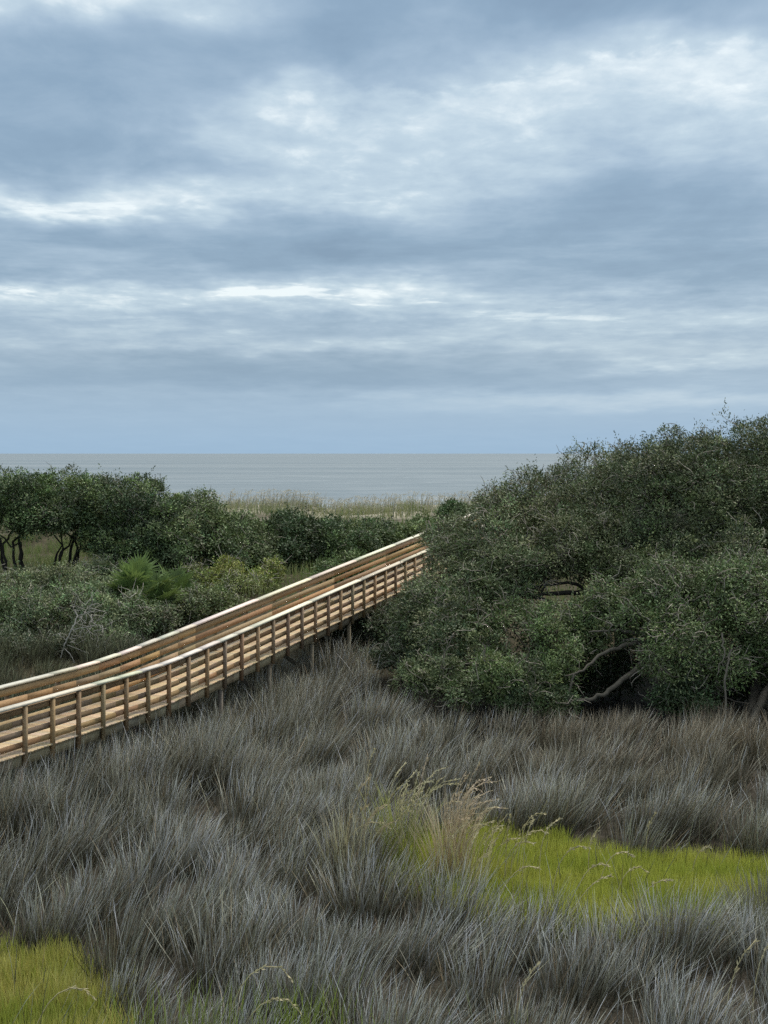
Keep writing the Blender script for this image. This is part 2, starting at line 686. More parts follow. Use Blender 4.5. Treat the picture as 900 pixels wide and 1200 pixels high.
    if len(sp):
        ls = r.uniform(.25, .7, len(sp)) * (rc / .34)
        sd = norm(n[sp] + r.normal(size=(len(sp), 3)) * .45 + np.array([0, 0, .55]))
        kk = 14
        u = np.tile(np.linspace(.1, 1, kk), (len(sp), 1))
        P = p[sp][:, None] + sd[:, None] * (u * ls[:, None])[..., None] + r.normal(size=(len(sp), kk, 3)) * .035
        D = norm(sd[:, None] * .7 + r.normal(size=P.shape) * .7)
        n_ = len(sp) * kk
        leaves(la, P.reshape(-1, 3), D.reshape(-1, 3), rsph(n_, r), leaf[0] * r.uniform(.6, 1.2, n_), leaf[1] * r.uniform(.6, 1.2, n_),
               np.clip(np.repeat(ccol[sp], kk, 0) * LEAFGAIN * 1.1 * (1 + r.normal(size=(n_, 1)) * .15), .008, .5))
    # ---- inner leaves
    nf = int(len(ix) * fill)
    pk = r.integers(0, len(C0), nf)
    P = C0[pk] + rsph(nf, r) * R0[pk] * (.35 + .4 * r.random(nf))[:, None]
    okh = np.ones(len(P), bool)
    for hc, hr in HO:
        okh &= np.linalg.norm((P - hc) / hr, axis=1) > 1
    okf = okh & (P[:, 2] > ground_z(P[:, 0], P[:, 1]) + .05)
    P = P[okf]
    nf = len(P)
    leaves(la, P, rsph(nf, r), rsph(nf, r), leaf[0] * 1.7 * r.uniform(.7, 1.3, nf), leaf[1] * 1.8 * r.uniform(.7, 1.3, nf),
           np.clip(base_cols[r.integers(0, len(base_cols), nf)] * LEAFGAIN * (1 + r.normal(size=(nf, 1)) * .15), .008, .5))
    la.build('crown', M_LEAF, th)
    # ---- fine twigs, some of them bare and bleached
    tw = Acc()
    sel = np.where(r.random(ncl) < twig)[0]
    if len(sel):
        a = p[sel] * .45 + C[pick[sel]] * .55 + r.normal(size=(len(sel), 3)) * .15
        bq = p[sel] + n[sel] * rcs[sel][:, None] * .25
        tt = np.linspace(0, 1, 5)[None, :, None]
        P = a[:, None] * (1 - tt) + bq[:, None] * tt
        P[:, 1:-1] += r.normal(size=(len(sel), 3, 3)) * .09
        tubes(tw, P, np.tile(np.linspace(.018, .006, 5), (len(sel), 1)), np.array(twigcol) * (1 + r.normal(size=(len(sel), 1)) * .25), 3)
    bare = int(bare * 1.7)
    if bare and ncl:
        s2 = r.integers(0, ncl, bare)
        a = p[s2] - n[s2] * .15
        d = norm(n[s2] * .7 + r.normal(size=(bare, 3)) * .8 + np.array([0, 0, .1]))
        P = [a]
        for kx in range(5):
            d = norm(d + r.normal(size=d.shape) * .45 + np.array([0, 0, -.02 - droop * .2]))
            P.append(P[-1] + d * r.uniform(.08, .2, (bare, 1)))
        P = np.stack(P, 1)
        tubes(tw, P, np.tile(np.linspace(.018, .006, 6), (bare, 1)), np.array(twigcol) * 1.5 * (1 + r.normal(size=(bare, 1)) * .2), 3)
    if tw.n:
        tw.build('twigs', M_BARK, th)
    return th


LEAFGAIN = 1.5
OAK = (.064, .083, .034)
OAK_OLIVE = (.090, .106, .046)
OAK_DARK = (.040, .054, .026)
BRIGHT = (.084, .120, .045)
DARK = (.040, .062, .026)
GREYG = (.112, .142, .066)
YELG = (.155, .175, .042)
MIDG = (.095, .130, .046)
PALE = (.17, .155, .125)
LIMB = (.10, .09, .075)

RIGHT = 'live oaks and shrubs massed right of the boardwalk'
make_plant('live_oak', 'tallest live oak at the right edge, its rounded dark crown standing above the sea horizon', 'tree',
           [(870, 568, 53, 110, 70, 3.5), (960, 572, 54, 110, 84, 3.5), (800, 590, 52, 100, 76, 3.2), (890, 640, 51, 110, 70, 3.0),
            (1010, 625, 54, 110, 100, 4), (785, 655, 50.5, 70, 60, 2.3), (860, 660, 49, 80, 42, 2.0)], (900, 50.5), OAK, holes=[(905, 655, 48, 26, 22, 2.2)], seed=1, trunk_r=.3, bare=460, twig=.4,
           leafy_cols=[OAK, OAK_OLIVE, OAK_DARK],
           extra=[([(880, 850, 44.8), (890, 825, 45.2), (905, 800, 46), (930, 760, 48)], .16, .1, (.14, .125, .10))])
make_plant('live_oak', 'olive live oak whose crown slopes down against the sea, beside the tallest oak', 'tree',
           [(720, 592, 54, 88, 66, 3.0), (655, 618, 54, 78, 64, 2.8), (690, 645, 51.5, 78, 52, 2.2), (745, 640, 52, 60, 55, 2.2), (722, 662, 50, 40, 24, 1.6), (775, 668, 48.5, 50, 28, 1.6)],
           (730, 53), OAK_OLIVE, holes=[(742, 632, 51, 18, 20, 2.2), (660, 690, 50, 24, 9, 2.2)], seed=2, trunk_r=.24, bare=420, twig=.4, leafy_cols=[OAK_OLIVE, OAK, OAK_OLIVE],
           extra=[([(742, 716, 51.5), (690, 696, 50.3), (655, 694, 49.8), (622, 700, 49.4), (596, 694, 49.2)], .12, .035, (.045, .04, .034)),
                  ([(690, 696, 50.3), (672, 681, 50.1), (640, 686, 50), (612, 690, 50)], .07, .02, (.045, .04, .034)),
                  ([(634, 697, 49.6), (640, 684, 49.7), (634, 670, 49.9)], .045, .03, (.045, .04, .034)),
                  ([(628, 699, 49.5), (648, 706, 49.4), (656, 714, 49.3)], .05, .02, (.05, .045, .04))])
make_plant('live_oak', 'low spreading oak leaning over the boardwalk railing at the head of the ramp', 'tree',
           [(590, 640, 53, 72, 62, 2.6), (556, 654, 52.5, 48, 50, 2.1), (610, 655, 50.5, 55, 30, 1.6), (556, 692, 50, 66, 44, 2.0),
            (510, 708, 51, 40, 26, 1.4), (506, 628, 57, 12, 6, .6), (530, 622, 56, 22, 16, 1.1), (519, 644, 55, 13, 11, .7)], (600, 51), OAK_OLIVE, seed=3, trunk_r=.18, bare=360, twig=.4,
           leafy_cols=[OAK_OLIVE, OAK, GREYG])
make_plant('oak_thicket', 'brighter green oak thicket in front of the tallest oak, with pale bare twigs hanging', 'tree',
           [(750, 714, 46.5, 50, 44, 1.7), (790, 692, 47, 44, 36, 1.6), (838, 706, 46.4, 56, 50, 1.9), (872, 684, 47.5, 46, 36, 1.7), (800, 764, 45.4, 66, 54, 1.6), (905, 738, 46.5, 66, 66, 2.0),
            (960, 770, 46, 60, 70, 2.0), (712, 712, 47.5, 40, 34, 1.4)], (810, 46.3), BRIGHT, seed=4, trunk_r=.14, stems=3, bare=520, twig=.5,
           twigcol=(.21, .19, .16), droop=.25, leafy_cols=[BRIGHT, OAK, MIDG],
           extra=[([(762, 772, 45.6), (735, 792, 45.1), (712, 812, 44.7), (690, 820, 44.5), (668, 822, 44.5)], .10, .04, (.105, .095, .075)),
                  ([(752, 752, 45.8), (730, 757, 45.4), (705, 766, 45.1), (683, 786, 44.7), (662, 792, 44.5)], .08, .02, (.105, .095, .075)),
                  ([(746, 742, 45.8), (720, 738, 45.5), (690, 741, 45.3)], .06, .02, (.12, .11, .09)),
                  ([(672, 790, 44.6), (668, 806, 44.5), (664, 834, 44.4)], .035, .045, (.105, .095, .075)),
                  ([(846, 742, 44.1), (848, 768, 44.0), (840, 792, 43.9)], .028, .012, PALE),
                  ([(858, 760, 44.2), (848, 800, 44.0), (851, 840, 44.0)], .03, .03, PALE)])
make_plant('wax_myrtle', 'mid green shrub under the oak limbs, right of the dark hollow', 'shrub',
           [(655, 758, 46.6, 52, 44, 1.6), (614, 742, 47.5, 44, 40, 1.4), (690, 740, 47.2, 34, 34, 1.2), (625, 790, 45.6, 44, 30, 1.2)],
           (645, 46.3), BRIGHT, holes=[(600, 752, 46.5, 30, 26, 1.8)], seed=5, trunk_r=.08, stems=3, bare=120, rc=.3, leafy_cols=[MIDG, BRIGHT, OAK])
make_plant('wax_myrtle', 'bushy shrub at the foot of the ramp where the railing disappears', 'shrub',
           [(535, 752, 47.5, 50, 50, 1.6), (508, 735, 48.5, 38, 48, 1.4), (486, 730, 49, 26, 40, 1.2), (562, 772, 47, 40, 38, 1.3)],
           (520, 47.5), OAK_OLIVE, seed=6, trunk_r=.08, stems=3, bare=120, rc=.3, leafy_cols=[OAK_OLIVE, OAK, DARK])
make_plant('wax_myrtle', 'small light green shrub at the edge of the grey grass, below the dark hollow', 'shrub',
           [(584, 800, 44.8, 30, 24, .9), (570, 786, 45.2, 22, 20, .8)], (584, 44.8), (.10, .14, .05), seed=7, trunk_r=.04, stems=3, bare=30, rc=.24)
make_plant('wax_myrtle', 'low dusty shrub under the ramp railing beside the grey grass', 'shrub',
           [(500, 790, 45.4, 40, 26, 1.0), (540, 806, 44.8, 34, 22, .9)], (515, 45.2), GREYG, seed=8, trunk_r=.05, stems=3, bare=40, rc=.25,
           leafy_cols=[GREYG, OAK])
make_plant('wax_myrtle', 'low dark shrub in front of the crooked pale limb', 'shrub',
           [(640, 822, 44.6, 40, 18, .9), (612, 818, 44.7, 24, 18, .8)], (630, 44.6), DARK, seed=9, trunk_r=.05, stems=2, bare=30, rc=.24,
           leafy_cols=[DARK, OAK])
make_plant('wax_myrtle', 'dark shrub low at the right edge beside the leaning trunk', 'shrub',
           [(955, 815, 45, 46, 34, 1.2), (800, 822, 44.6, 44, 20, .8)], (900, 45.2), DARK, seed=10, trunk_r=.05, stems=2, bare=40, rc=.25)

# ---- trees left of the boardwalk
LEFT = 'windswept trees along the back of the dune'
BK = (.05, .044, .036)
make_plant('windswept_oak', 'leftmost windswept tree with a rounded crown on thin bare trunks', 'tree',
           [(8, 584, 70, 52, 36, 2.0), (-50, 592, 70, 60, 38, 2.2), (30, 606, 69, 34, 28, 1.4), (48, 590, 70.5, 26, 30, 1.6)], (18, 70), MIDG, seed=20, trunk_r=.15, stems=6,
           bare=60, barkcol=BK, leafy_cols=[(.07, .1, .04), MIDG, DARK], rc=.36, leaf=(.12, .055))
make_plant('windswept_oak', 'windswept tree second from the left, bare trunks showing under its crown', 'tree',
           [(82, 588, 70, 46, 36, 2.0), (60, 602, 69, 34, 30, 1.5), (104, 610, 69.5, 34, 34, 1.5), (118, 596, 70.5, 26, 36, 1.7)], (74, 70), MIDG, seed=21, trunk_r=.15, stems=6,
           bare=60, barkcol=BK, leafy_cols=[MIDG, DARK, (.07, .1, .04)], rc=.36, leaf=(.12, .055))
make_plant('windswept_oak', 'broad dark tree with forked grey trunks, third from the left', 'tree',
           [(150, 600, 70, 50, 44, 2.2), (186, 614, 69.5, 40, 42, 2.0), (140, 636, 68.5, 34, 34, 1.5), (180, 645, 68, 34, 34, 1.4)], (160, 69), DARK, seed=22,
           trunk_r=.16, stems=3, bare=80, leafy_cols=[DARK, (.05, .072, .034), MIDG], rc=.36, leaf=(.12, .055))
make_plant('windswept_oak', 'paler green tree sloping down towards the sea oats', 'tree',
           [(228, 618, 70, 42, 42, 2.0), (262, 632, 70, 40, 38, 1.8), (212, 645, 68, 32, 34, 1.4)], (235, 69), GREYG, seed=23,
           trunk_r=.14, stems=3, bare=90, leafy_cols=[(.085, .105, .05), MIDG, GREYG], rc=.36, leaf=(.12, .055))
make_plant('windswept_oak', 'low rounded grey green tree beside the dark hedge bushes', 'tree',
           [(285, 640, 71, 34, 34, 1.7), (262, 656, 69, 32, 32, 1.4), (300, 655, 70, 24, 28, 1.2)], (280, 70), GREYG, seed=24,
           trunk_r=.12, stems=3, bare=70, leafy_cols=[GREYG, MIDG, (.075, .095, .045)], rc=.36, leaf=(.12, .055))
make_plant('dune_bush', 'dense dark bush with a flat lit top, left of the ramp', 'bush',
           [(340, 636, 73, 32, 36, 1.8), (372, 640, 74, 30, 34, 1.6), (330, 660, 72, 26, 28, 1.3)], (345, 73), DARK, seed=25, trunk_r=.1, stems=3,
           bare=20, leafy_cols=[DARK, (.05, .075, .03)], rc=.36, leaf=(.13, .06), upright=.8)
make_plant('dune_bush', 'dark bush behind the ramp railing, yellowish on top', 'bush',
           [(415, 642, 75, 34, 30, 1.8), (395, 655, 73.5, 28, 28, 1.4), (440, 630, 77, 32, 19, 1.7), (386, 622, 78, 24, 14, 1.4)], (415, 75), DARK, seed=26, trunk_r=.1, stems=3,
           bare=20, leafy_cols=[(.055, .08, .03), MIDG, DARK], rc=.36, leaf=(.13, .06), upright=.8)
make_plant('dune_bush', 'lighter green bush beside the top of the ramp, below the sand', 'bush',
           [(468, 625, 80, 36, 14, 1.6), (502, 617, 82, 26, 12, 1.5)], (480, 80), MIDG, seed=27, trunk_r=.08, stems=3,
           bare=15, leafy_cols=[(.10, .13, .045), MIDG], rc=.36, leaf=(.13, .06), upright=.8)
make_plant('dune_bush', 'round green bush on the dune crest next to the oak sprigs', 'bush',
           [(530, 600, 84, 16, 14, 1.0), (543, 606, 84, 14, 12, .9)], (533, 84), MIDG, seed=28, trunk_r=.06, stems=2,
           bare=10, leafy_cols=[(.06, .09, .035)], rc=.3, leaf=(.13, .06))
make_plant('dune_bush', 'small green bush squeezed against the far railing halfway up the ramp', 'bush',
           [(412, 664, 68, 26, 16, 1.0), (385, 672, 67, 20, 14, .9)], (400, 67.5), MIDG, seed=29, trunk_r=.06, stems=2,
           bare=10, leafy_cols=[(.09, .13, .045), MIDG], rc=.3, leaf=(.12, .055))

# ---- shrubs in front of them
SH = [
    ('grey green shrub in the hollow left of the dead branch', [(22, 722, 58, 50, 36, 1.6), (-30, 730, 58, 40, 36, 1.5)], (20, 57.5), GREYG, 1.0),
    ('grey green shrub straight behind the bleached dead branch', [(92, 712, 59, 44, 36, 1.5), (122, 722, 58, 32, 32, 1.2)], (95, 58.5), GREYG, 1.0),
    ('pale leafy shrub under the bare tree trunks', [(60, 684, 64, 52, 22, 1.5), (20, 688, 64, 40, 20, 1.4)], (50, 64), (.11, .13, .06), 1.0),
    ('pale shrub at the far left edge under the leftmost tree', [(-10, 694, 63, 34, 26, 1.4)], (-8, 63), GREYG, 1.0),
    ('dull green shrub just right of the dead branch', [(158, 734, 57, 36, 30, 1.3), (136, 748, 56, 28, 20, 1.0)], (150, 56.7), GREYG, .9),
    ('dull green shrub below the palmetto fans', [(202, 722, 59, 34, 28, 1.2), (182, 738, 57.5, 30, 22, 1.0)], (195, 58.5), (.085, .105, .05), .95),
    ('olive shrub next to the railing bend', [(240, 718, 60, 32, 26, 1.2), (262, 712, 61, 26, 22, 1.0)], (245, 60), (.095, .115, .045), 1.0),
    ('low dark shrub at the marsh edge, far left', [(20, 758, 55.6, 42, 20, 1.0), (-25, 762, 55.4, 34, 20, 1.0)], (10, 55.4), (.075, .09, .05), .85),
    ('low dark shrub at the marsh edge below the dead branch', [(85, 756, 55.6, 40, 18, 1.0)], (85, 55.4), (.075, .095, .05), .85),
    ('low shrub at the marsh edge beside the railing', [(150, 764, 55.4, 30, 12, .8), (128, 766, 55.2, 26, 12, .8)], (140, 55.3), (.075, .095, .05), .85),
    ('upright yellow green shrub right of the palmetto', [(268, 688, 66, 18, 24, .9), (252, 697, 65, 18, 18, .8)], (262, 65.5), YELG, 1.1),
    ('tallest yellow green sapling in front of the dark trees', [(274, 668, 67, 8, 12, .5), (268, 680, 66.6, 10, 12, .5)], (270, 66.8), YELG, 1.1),
    ('yellow green shrub against the far railing', [(318, 690, 67, 20, 14, .9), (300, 694, 66, 20, 14, .9)], (310, 66.5), YELG, 1.1),
    ('small yellow green shrub close behind the railing', [(280, 712, 63.5, 26, 14, .9), (302, 704, 65, 20, 12, .8)], (288, 64), (.13, .15, .045), 1.0),
    ('yellowish shrub left of the sapling and right of the palmetto fans', [(232, 694, 66, 20, 16, .9)], (232, 66), (.12, .145, .045), 1.0),
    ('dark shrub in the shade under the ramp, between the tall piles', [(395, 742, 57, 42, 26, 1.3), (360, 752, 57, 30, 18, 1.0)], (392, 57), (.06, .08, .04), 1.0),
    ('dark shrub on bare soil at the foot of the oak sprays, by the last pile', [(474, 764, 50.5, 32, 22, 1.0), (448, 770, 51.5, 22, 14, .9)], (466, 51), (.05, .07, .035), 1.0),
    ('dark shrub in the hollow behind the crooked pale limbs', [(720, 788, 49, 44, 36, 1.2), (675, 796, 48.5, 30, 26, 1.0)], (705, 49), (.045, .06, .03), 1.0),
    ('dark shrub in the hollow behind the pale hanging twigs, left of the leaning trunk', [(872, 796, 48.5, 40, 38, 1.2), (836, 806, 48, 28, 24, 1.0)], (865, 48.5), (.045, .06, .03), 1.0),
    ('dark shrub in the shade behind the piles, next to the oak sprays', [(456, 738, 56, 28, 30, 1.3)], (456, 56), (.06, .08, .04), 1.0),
    ('bush of dull leaves behind the palmetto', [(130, 672, 67, 28, 14, 1.0), (105, 674, 67, 22, 12, .9)], (120, 67), GREYG, 1.0),
    ('dull green bush in the shade behind the yellow shrubs', [(215, 680, 68, 26, 16, 1.0), (240, 676, 68.5, 20, 14, .9)], (225, 68), (.07, .095, .04), .9),
    ('sprawling shrub filling the ground between dead branch and palmetto', [(150, 708, 61.5, 32, 26, 1.2), (128, 698, 63, 28, 20, 1.1)], (142, 61.5), (.095, .115, .058), 1.0),
]
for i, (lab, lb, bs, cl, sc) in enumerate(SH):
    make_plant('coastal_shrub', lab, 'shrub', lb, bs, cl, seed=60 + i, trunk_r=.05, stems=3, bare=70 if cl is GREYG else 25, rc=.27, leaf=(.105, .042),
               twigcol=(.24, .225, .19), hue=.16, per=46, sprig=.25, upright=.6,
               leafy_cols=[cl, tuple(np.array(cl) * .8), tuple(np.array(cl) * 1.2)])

# ---- saw palmettos
PAL = [(158, 690, 59.0, 1.6, 15, 'largest palmetto fan cluster in front of the dark trees', 1),
       (186, 700, 58.6, 1.35, 11, 'smaller palmetto at the right foot of the large palmetto cluster', 2),
       (208, 692, 60.4, 1.35, 13, 'palmetto with drooping fans just left of the yellow green shrubs', 3)]
for (px, py, Y_, sc, nf, lab, sd) in PAL:
    r = np.random.default_rng(900 + sd)
    c0 = W(px, py + 16, Y_)
    root = np.array([c0[0], Y_, float(ground_z(c0[0], Y_))])
    th = tag(empty('palmetto', root), lab, 'palmetto')
    heart = c0.copy()
    a = Acc()
    tubes(a, np.linspace(root, heart, 5)[None], np.linspace(.12, .09, 5)[None], (.12, .09, .06), 7)
    a.build('trunk', M_BARK, th, True)
    for f in range(nf):
        az = f / nf * 2 * math.pi + r.uniform(-.3, .3)
        el = r.uniform(.45, 1.45)
        d = np.array([math.cos(az) * math.cos(el), math.sin(az) * math.cos(el), math.sin(el)])
        pl = sc * r.uniform(.25, .75)
        hub = heart + d * pl
        a = Acc()
        gc = np.array([.13, .19, .062]) * r.uniform(.8, 1.5)
        tubes(a, np.stack([heart, heart * .5 + hub * .5 + (0, 0, .03), hub])[None], np.array([[.012, .01, .008]]), gc * .9, 4)
        # fan of stiff leaflets in a plane
        nl = 22
        sidev = norm(np.cross(d, np.array([0, 0, 1.0])))
        pn = np.cross(sidev, d)
        aa = np.linspace(-1.75, 1.75, nl)
        ld = np.cos(aa)[:, None] * d + np.sin(aa)[:, None] * sidev + pn * .12 * np.abs(aa)[:, None]
        LL = sc * .72 * (1 - .12 * np.abs(aa)) * r.uniform(.85, 1.1, nl)
        P_, Q_ = np.tile(hub, (nl, 1)), ld
        w_ = .034 * sc
        mid = hub + ld * LL[:, None] * .5
        tip = hub + ld * LL[:, None] + np.array([0, 0, -.16]) * sc * r.uniform(.3, 1.4, nl)[:, None]
        sdv = norm(np.cross(ld, np.tile(pn, (nl, 1))))
        v = np.stack([np.tile(hub, (nl, 1)), mid - sdv * w_, tip, mid + sdv * w_], 1)
        a.add(v.reshape(-1, 3), np.arange(nl * 4).reshape(-1, 4), None, np.repeat(gc * (1 + r.normal(size=(nl, 1)) * .12), 4, 0))
        a.build('frond', M_GREEN, th)

# ---- bleached dead branches
db = empty('dead_branch', W(74, 775, 54.2))
tag(db, 'bleached bare dead branch forking up in front of the grey shrubs', 'branch')
a = Acc()
r = np.random.default_rng(77)
for pts, ra, rb in [
    ([(71, 771, 54.3), (77, 752, 54.4), (86, 734, 54.5), (91, 722, 54.7)], .05, .03),
    ([(83, 738, 54.5), (100, 735, 54.3), (118, 732, 54.2), (122, 738, 54.1)], .03, .012),
    ([(91, 722, 54.7), (104, 717, 54.6), (124, 716, 54.6)], .028, .01),
    ([(91, 722, 54.7), (86, 712, 54.9), (90, 700, 55)], .025, .008),
    ([(104, 717, 54.6), (112, 708, 54.7)], .015, .007),
    ([(78, 750, 54.4), (68, 742, 54.5), (60, 746, 54.5)], .02, .008),
    ([(75, 760, 54.3), (84, 768, 54.1), (87, 777, 54)], .025, .012),
    ([(79, 756, 54.2), (95, 762, 54.0), (104, 766, 53.9)], .02, .01),
    ([(110, 733, 54.2), (116, 724, 54.2), (119, 722, 54.2)], .012, .006)]:
    P = np.array([W(*p) for p in pts])
    tt = np.linspace(0, len(P) - 1, 4 * len(P))
    P2 = np.stack([np.interp(tt, np.arange(len(P)), P[:, d]) for d in range(3)], -1)
    P2[1:-1] = .25 * P2[:-2] + .5 * P2[1:-1] + .25 * P2[2:]
    P2[1:-1] += r.normal(size=(len(P2) - 2, 3)) * .012
    tubes(a, P2[None], np.linspace(ra * .55, rb * .7, len(P2))[None], (.36, .345, .31), 6)
NTW = 34
j = r.integers(0, 5, NTW)
st = np.array([W(91, 722, 54.7), W(104, 717, 54.6), W(100, 735, 54.3), W(80, 746, 54.4), W(112, 733, 54.2)])[j] + r.normal(size=(NTW, 3)) * .12
dd = norm(r.normal(size=(NTW, 3)) + np.array([.5, 0, .3]))
P = [st]
for q_ in range(5):
    dd = norm(dd + r.normal(size=dd.shape) * .5)
    P.append(P[-1] + dd * r.uniform(.08, .22, (NTW, 1)))
tubes(a, np.stack(P, 1), np.tile(np.linspace(.014, .006, 6), (NTW, 1)), (.33, .315, .28), 4)
a.build('branch_wood', M_BARK, db, True)

# ------------------------------------------------------------------ grasses
def poly_world(pts, htop):
    out = []
    for (px, py) in pts:
        Yd = (H - htop) * F / (py - HZ)
        out.append(((px - 450) / F * Yd, Yd))
    return np.array(out)


def inside(poly, x, y):
    res = np.zeros(len(x), bool)
    j = len(poly) - 1
    for i in range(len(poly)):
        xi, yi = poly[i]
        xj, yj = poly[j]
        c = ((yi > y) != (yj > y)) & (x < (xj - xi) * (y - yi) / (yj - yi + 1e-12) + xi)
        res ^= c
        j = i
    return res


G1 = poly_world([(450, 1012), (485, 968), (550, 954), (600, 964), (650, 970), (720, 984), (800, 990), (900, 994), (1000, 1000), (1010, 1040), (905, 1030),
                 (880, 1062), (800, 1072), (700, 1076), (620, 1072), (550, 1056), (490, 1036)], .35)
G2 = poly_world([(-80, 1092), (0, 1098), (60, 1104), (118, 1116), (136, 1150), (132, 1200), (140, 1300), (-110, 1300)], .35)

# -- needle rush over the marsh
NT_ = 0
ymin, ymax = 12.0, 56.5
N = 900000
yy = np.sqrt(rng.uniform(ymin ** 2, ymax ** 2, N))
xx = rng.uniform(-1, 1, N) * (.29 * yy + 3.5)
# tussock centres on a jittered grid
g = 1.45
gx, gy = np.meshgrid(np.arange(-22, 22, g), np.arange(9, 57, g))
gx = (gx + rng.uniform(-.5, .5, gx.shape) * g).ravel()
gy = (gy + rng.uniform(-.5, .5, gy.shape) * g).ravel()
th_h = rng.uniform(.74, 1.22, len(gx))
th_t = rng.normal(size=(len(gx), 3))
th_s = rng.uniform(.75, 1.25, len(gx))
# nearest tussock through the grid
nxg = int(44 / g) + (1 if 44 / g % 1 else 0)
nxg = len(np.arange(-22, 22, g))
best = np.full(N, 1e9)
bi = np.zeros(N, int)
cx = np.floor((xx + 22) / g + .5).astype(int)
cy = np.floor((yy - 9) / g + .5).astype(int)
nyg = len(np.arange(9, 57, g))
for dx in (-1, 0, 1):
    for dy in (-1, 0, 1):
        a_, b_ = np.clip(cx + dx, 0, nxg - 1), np.clip(cy + dy, 0, nyg - 1)
        id_ = b_ * nxg + a_
        d2 = np.hypot(xx - gx[id_], yy - gy[id_]) / th_s[id_]
        better = d2 < best
        best[better] = d2[better]
        bi[better] = id_[better]
dens = .44 * (1 + .25 * wob(xx, yy, 4, 11)) * np.where(best > .52, .5, 1.0)
dens *= np.clip(1.35 - .014 * yy, .6, 1.2) * np.where(best > .66, .12, 1.0)
keep = rng.random(N) < dens
edge_y = 44.6 + .8 * wob(xx, yy * 0, 6, 12)
edge_y = edge_y + 9.0 * ss(1.2, -2.0, xx) + 2.5 * ss(-6, -9, xx)
keep &= yy < edge_y
jx, jy = xx + rng.normal(size=N) * .16 + .25 * wob(xx, yy, 1.5, 18), yy + rng.normal(size=N) * .16 + .25 * wob(xx, yy, 1.3, 19)
keep &= (~inside(G1, jx, jy) & ~inside(G2, jx, jy)) | (rng.random(N) < .02)
xx, yy, best, bi = xx[keep], yy[keep], best[keep], bi[keep]
N = len(xx)
ox, oy = xx - gx[bi], yy - gy[bi]
# lean: out of the tussock, plus a drifting wind field
fa = .9 * wob(xx, yy, 7, 13) + .2
wl = .30 + .22 * wob(xx, yy, 5, 14)
lx = ox * .40 + np.cos(fa) * wl * .72 + rng.normal(size=N) * .17
ly = oy * .40 - np.sin(fa) * wl * .2 - .05 + rng.normal(size=N) * .16
rimg = inside(G1, xx, yy - 1.1) | inside(G2, xx, yy - .9)
ly = ly - .22 * rimg
az = np.arctan2(ly, lx)
tilt = np.clip(np.hypot(lx, ly), 0, .9)
Lb = 1.16 * th_h[bi] * (1 + .22 * wob(xx, yy, 3.4, 15)) * rng.uniform(.72, 1.12, N) * (1 - .22 * np.clip(best, 0, 1))
# shorter under the walk
rel = (xx - P0[0]) * NN[0] + (yy - P0[1]) * NN[1]
along = (xx - P0[0]) * E[0] + (yy - P0[1]) * E[1]
under = (rel > .12) & (rel < WID - .1) & (along < 14)
Lb = np.where(under, np.minimum(Lb, .85), Lb)
wb = rng.uniform(.009, .019, N) * (1 + .006 * (yy - 18))
tint = th_t[bi]
far = ss(24, 42, yy)
mixv = np.clip(.5 + .35 * wob(xx, yy, 6, 16) + .18 * tint[:, 0] + rng.normal(size=N) * .3, 0, 1)
grey = np.array([.72, .73, .60])
taupe = np.array([.60, .53, .38])
olive = np.array([.21, .20, .13])
brown = np.array([.26, .195, .13])
tp = far * .55 + .25 * mixv
c1 = grey * (1 - tp)[:, None] + taupe * tp[:, None]
pick = rng.random(N)
c1 = np.where((pick < .13)[:, None], np.array([.62, .50, .33]), c1)
c1 = np.where(((pick > .13) & (pick < .22))[:, None], np.array([.33, .235, .14]), c1)
c1 = np.where((pick > .90 - .12 * tint[:, 2])[:, None], olive * 1.1, c1)
rp = ss(31, 41, yy) * ss(0, 6, xx)
c1 = c1 * (1 - .65 * rp)[:, None] + brown * 1.25 * (.65 * rp)[:, None]
rel = (xx - P0[0]) * NN[0] + (yy - P0[1]) * NN[1]
bh = ss(1.2, 2.4, rel)
c1 = c1 * (1 - .85 * bh)[:, None] + np.array([.12, .135, .062]) * (.85 * bh)[:, None]
Lb = Lb * np.where(rimg, 1.16, 1)
Lb = Lb * np.where((rel < .1) & (rel > -5), 1 + .30 * ss(-5, -1.2, rel), 1)
c1 = c1 * (np.exp(.62 * rng.normal(size=N) - .02) * (1 + .13 * tint[:, 1] + .16 * wob(xx, yy, 4.5, 17)))[:, None]
c0 = (olive * .2 + brown * .05) * (1 + .15 * rng.normal(size=N))[:, None]  # brown stem base, darkened further so its colour carries shade between tussocks
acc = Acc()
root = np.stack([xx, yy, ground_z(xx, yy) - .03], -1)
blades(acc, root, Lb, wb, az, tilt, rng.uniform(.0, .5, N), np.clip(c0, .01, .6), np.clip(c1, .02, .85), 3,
       az + math.pi / 2 + rng.normal(size=N) * .8, 1.5)  # power curve draws the painted base shade further up each blade
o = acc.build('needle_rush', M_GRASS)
tag(o, 'grey needle rush covering the marsh', 'grass', kind='stuff')


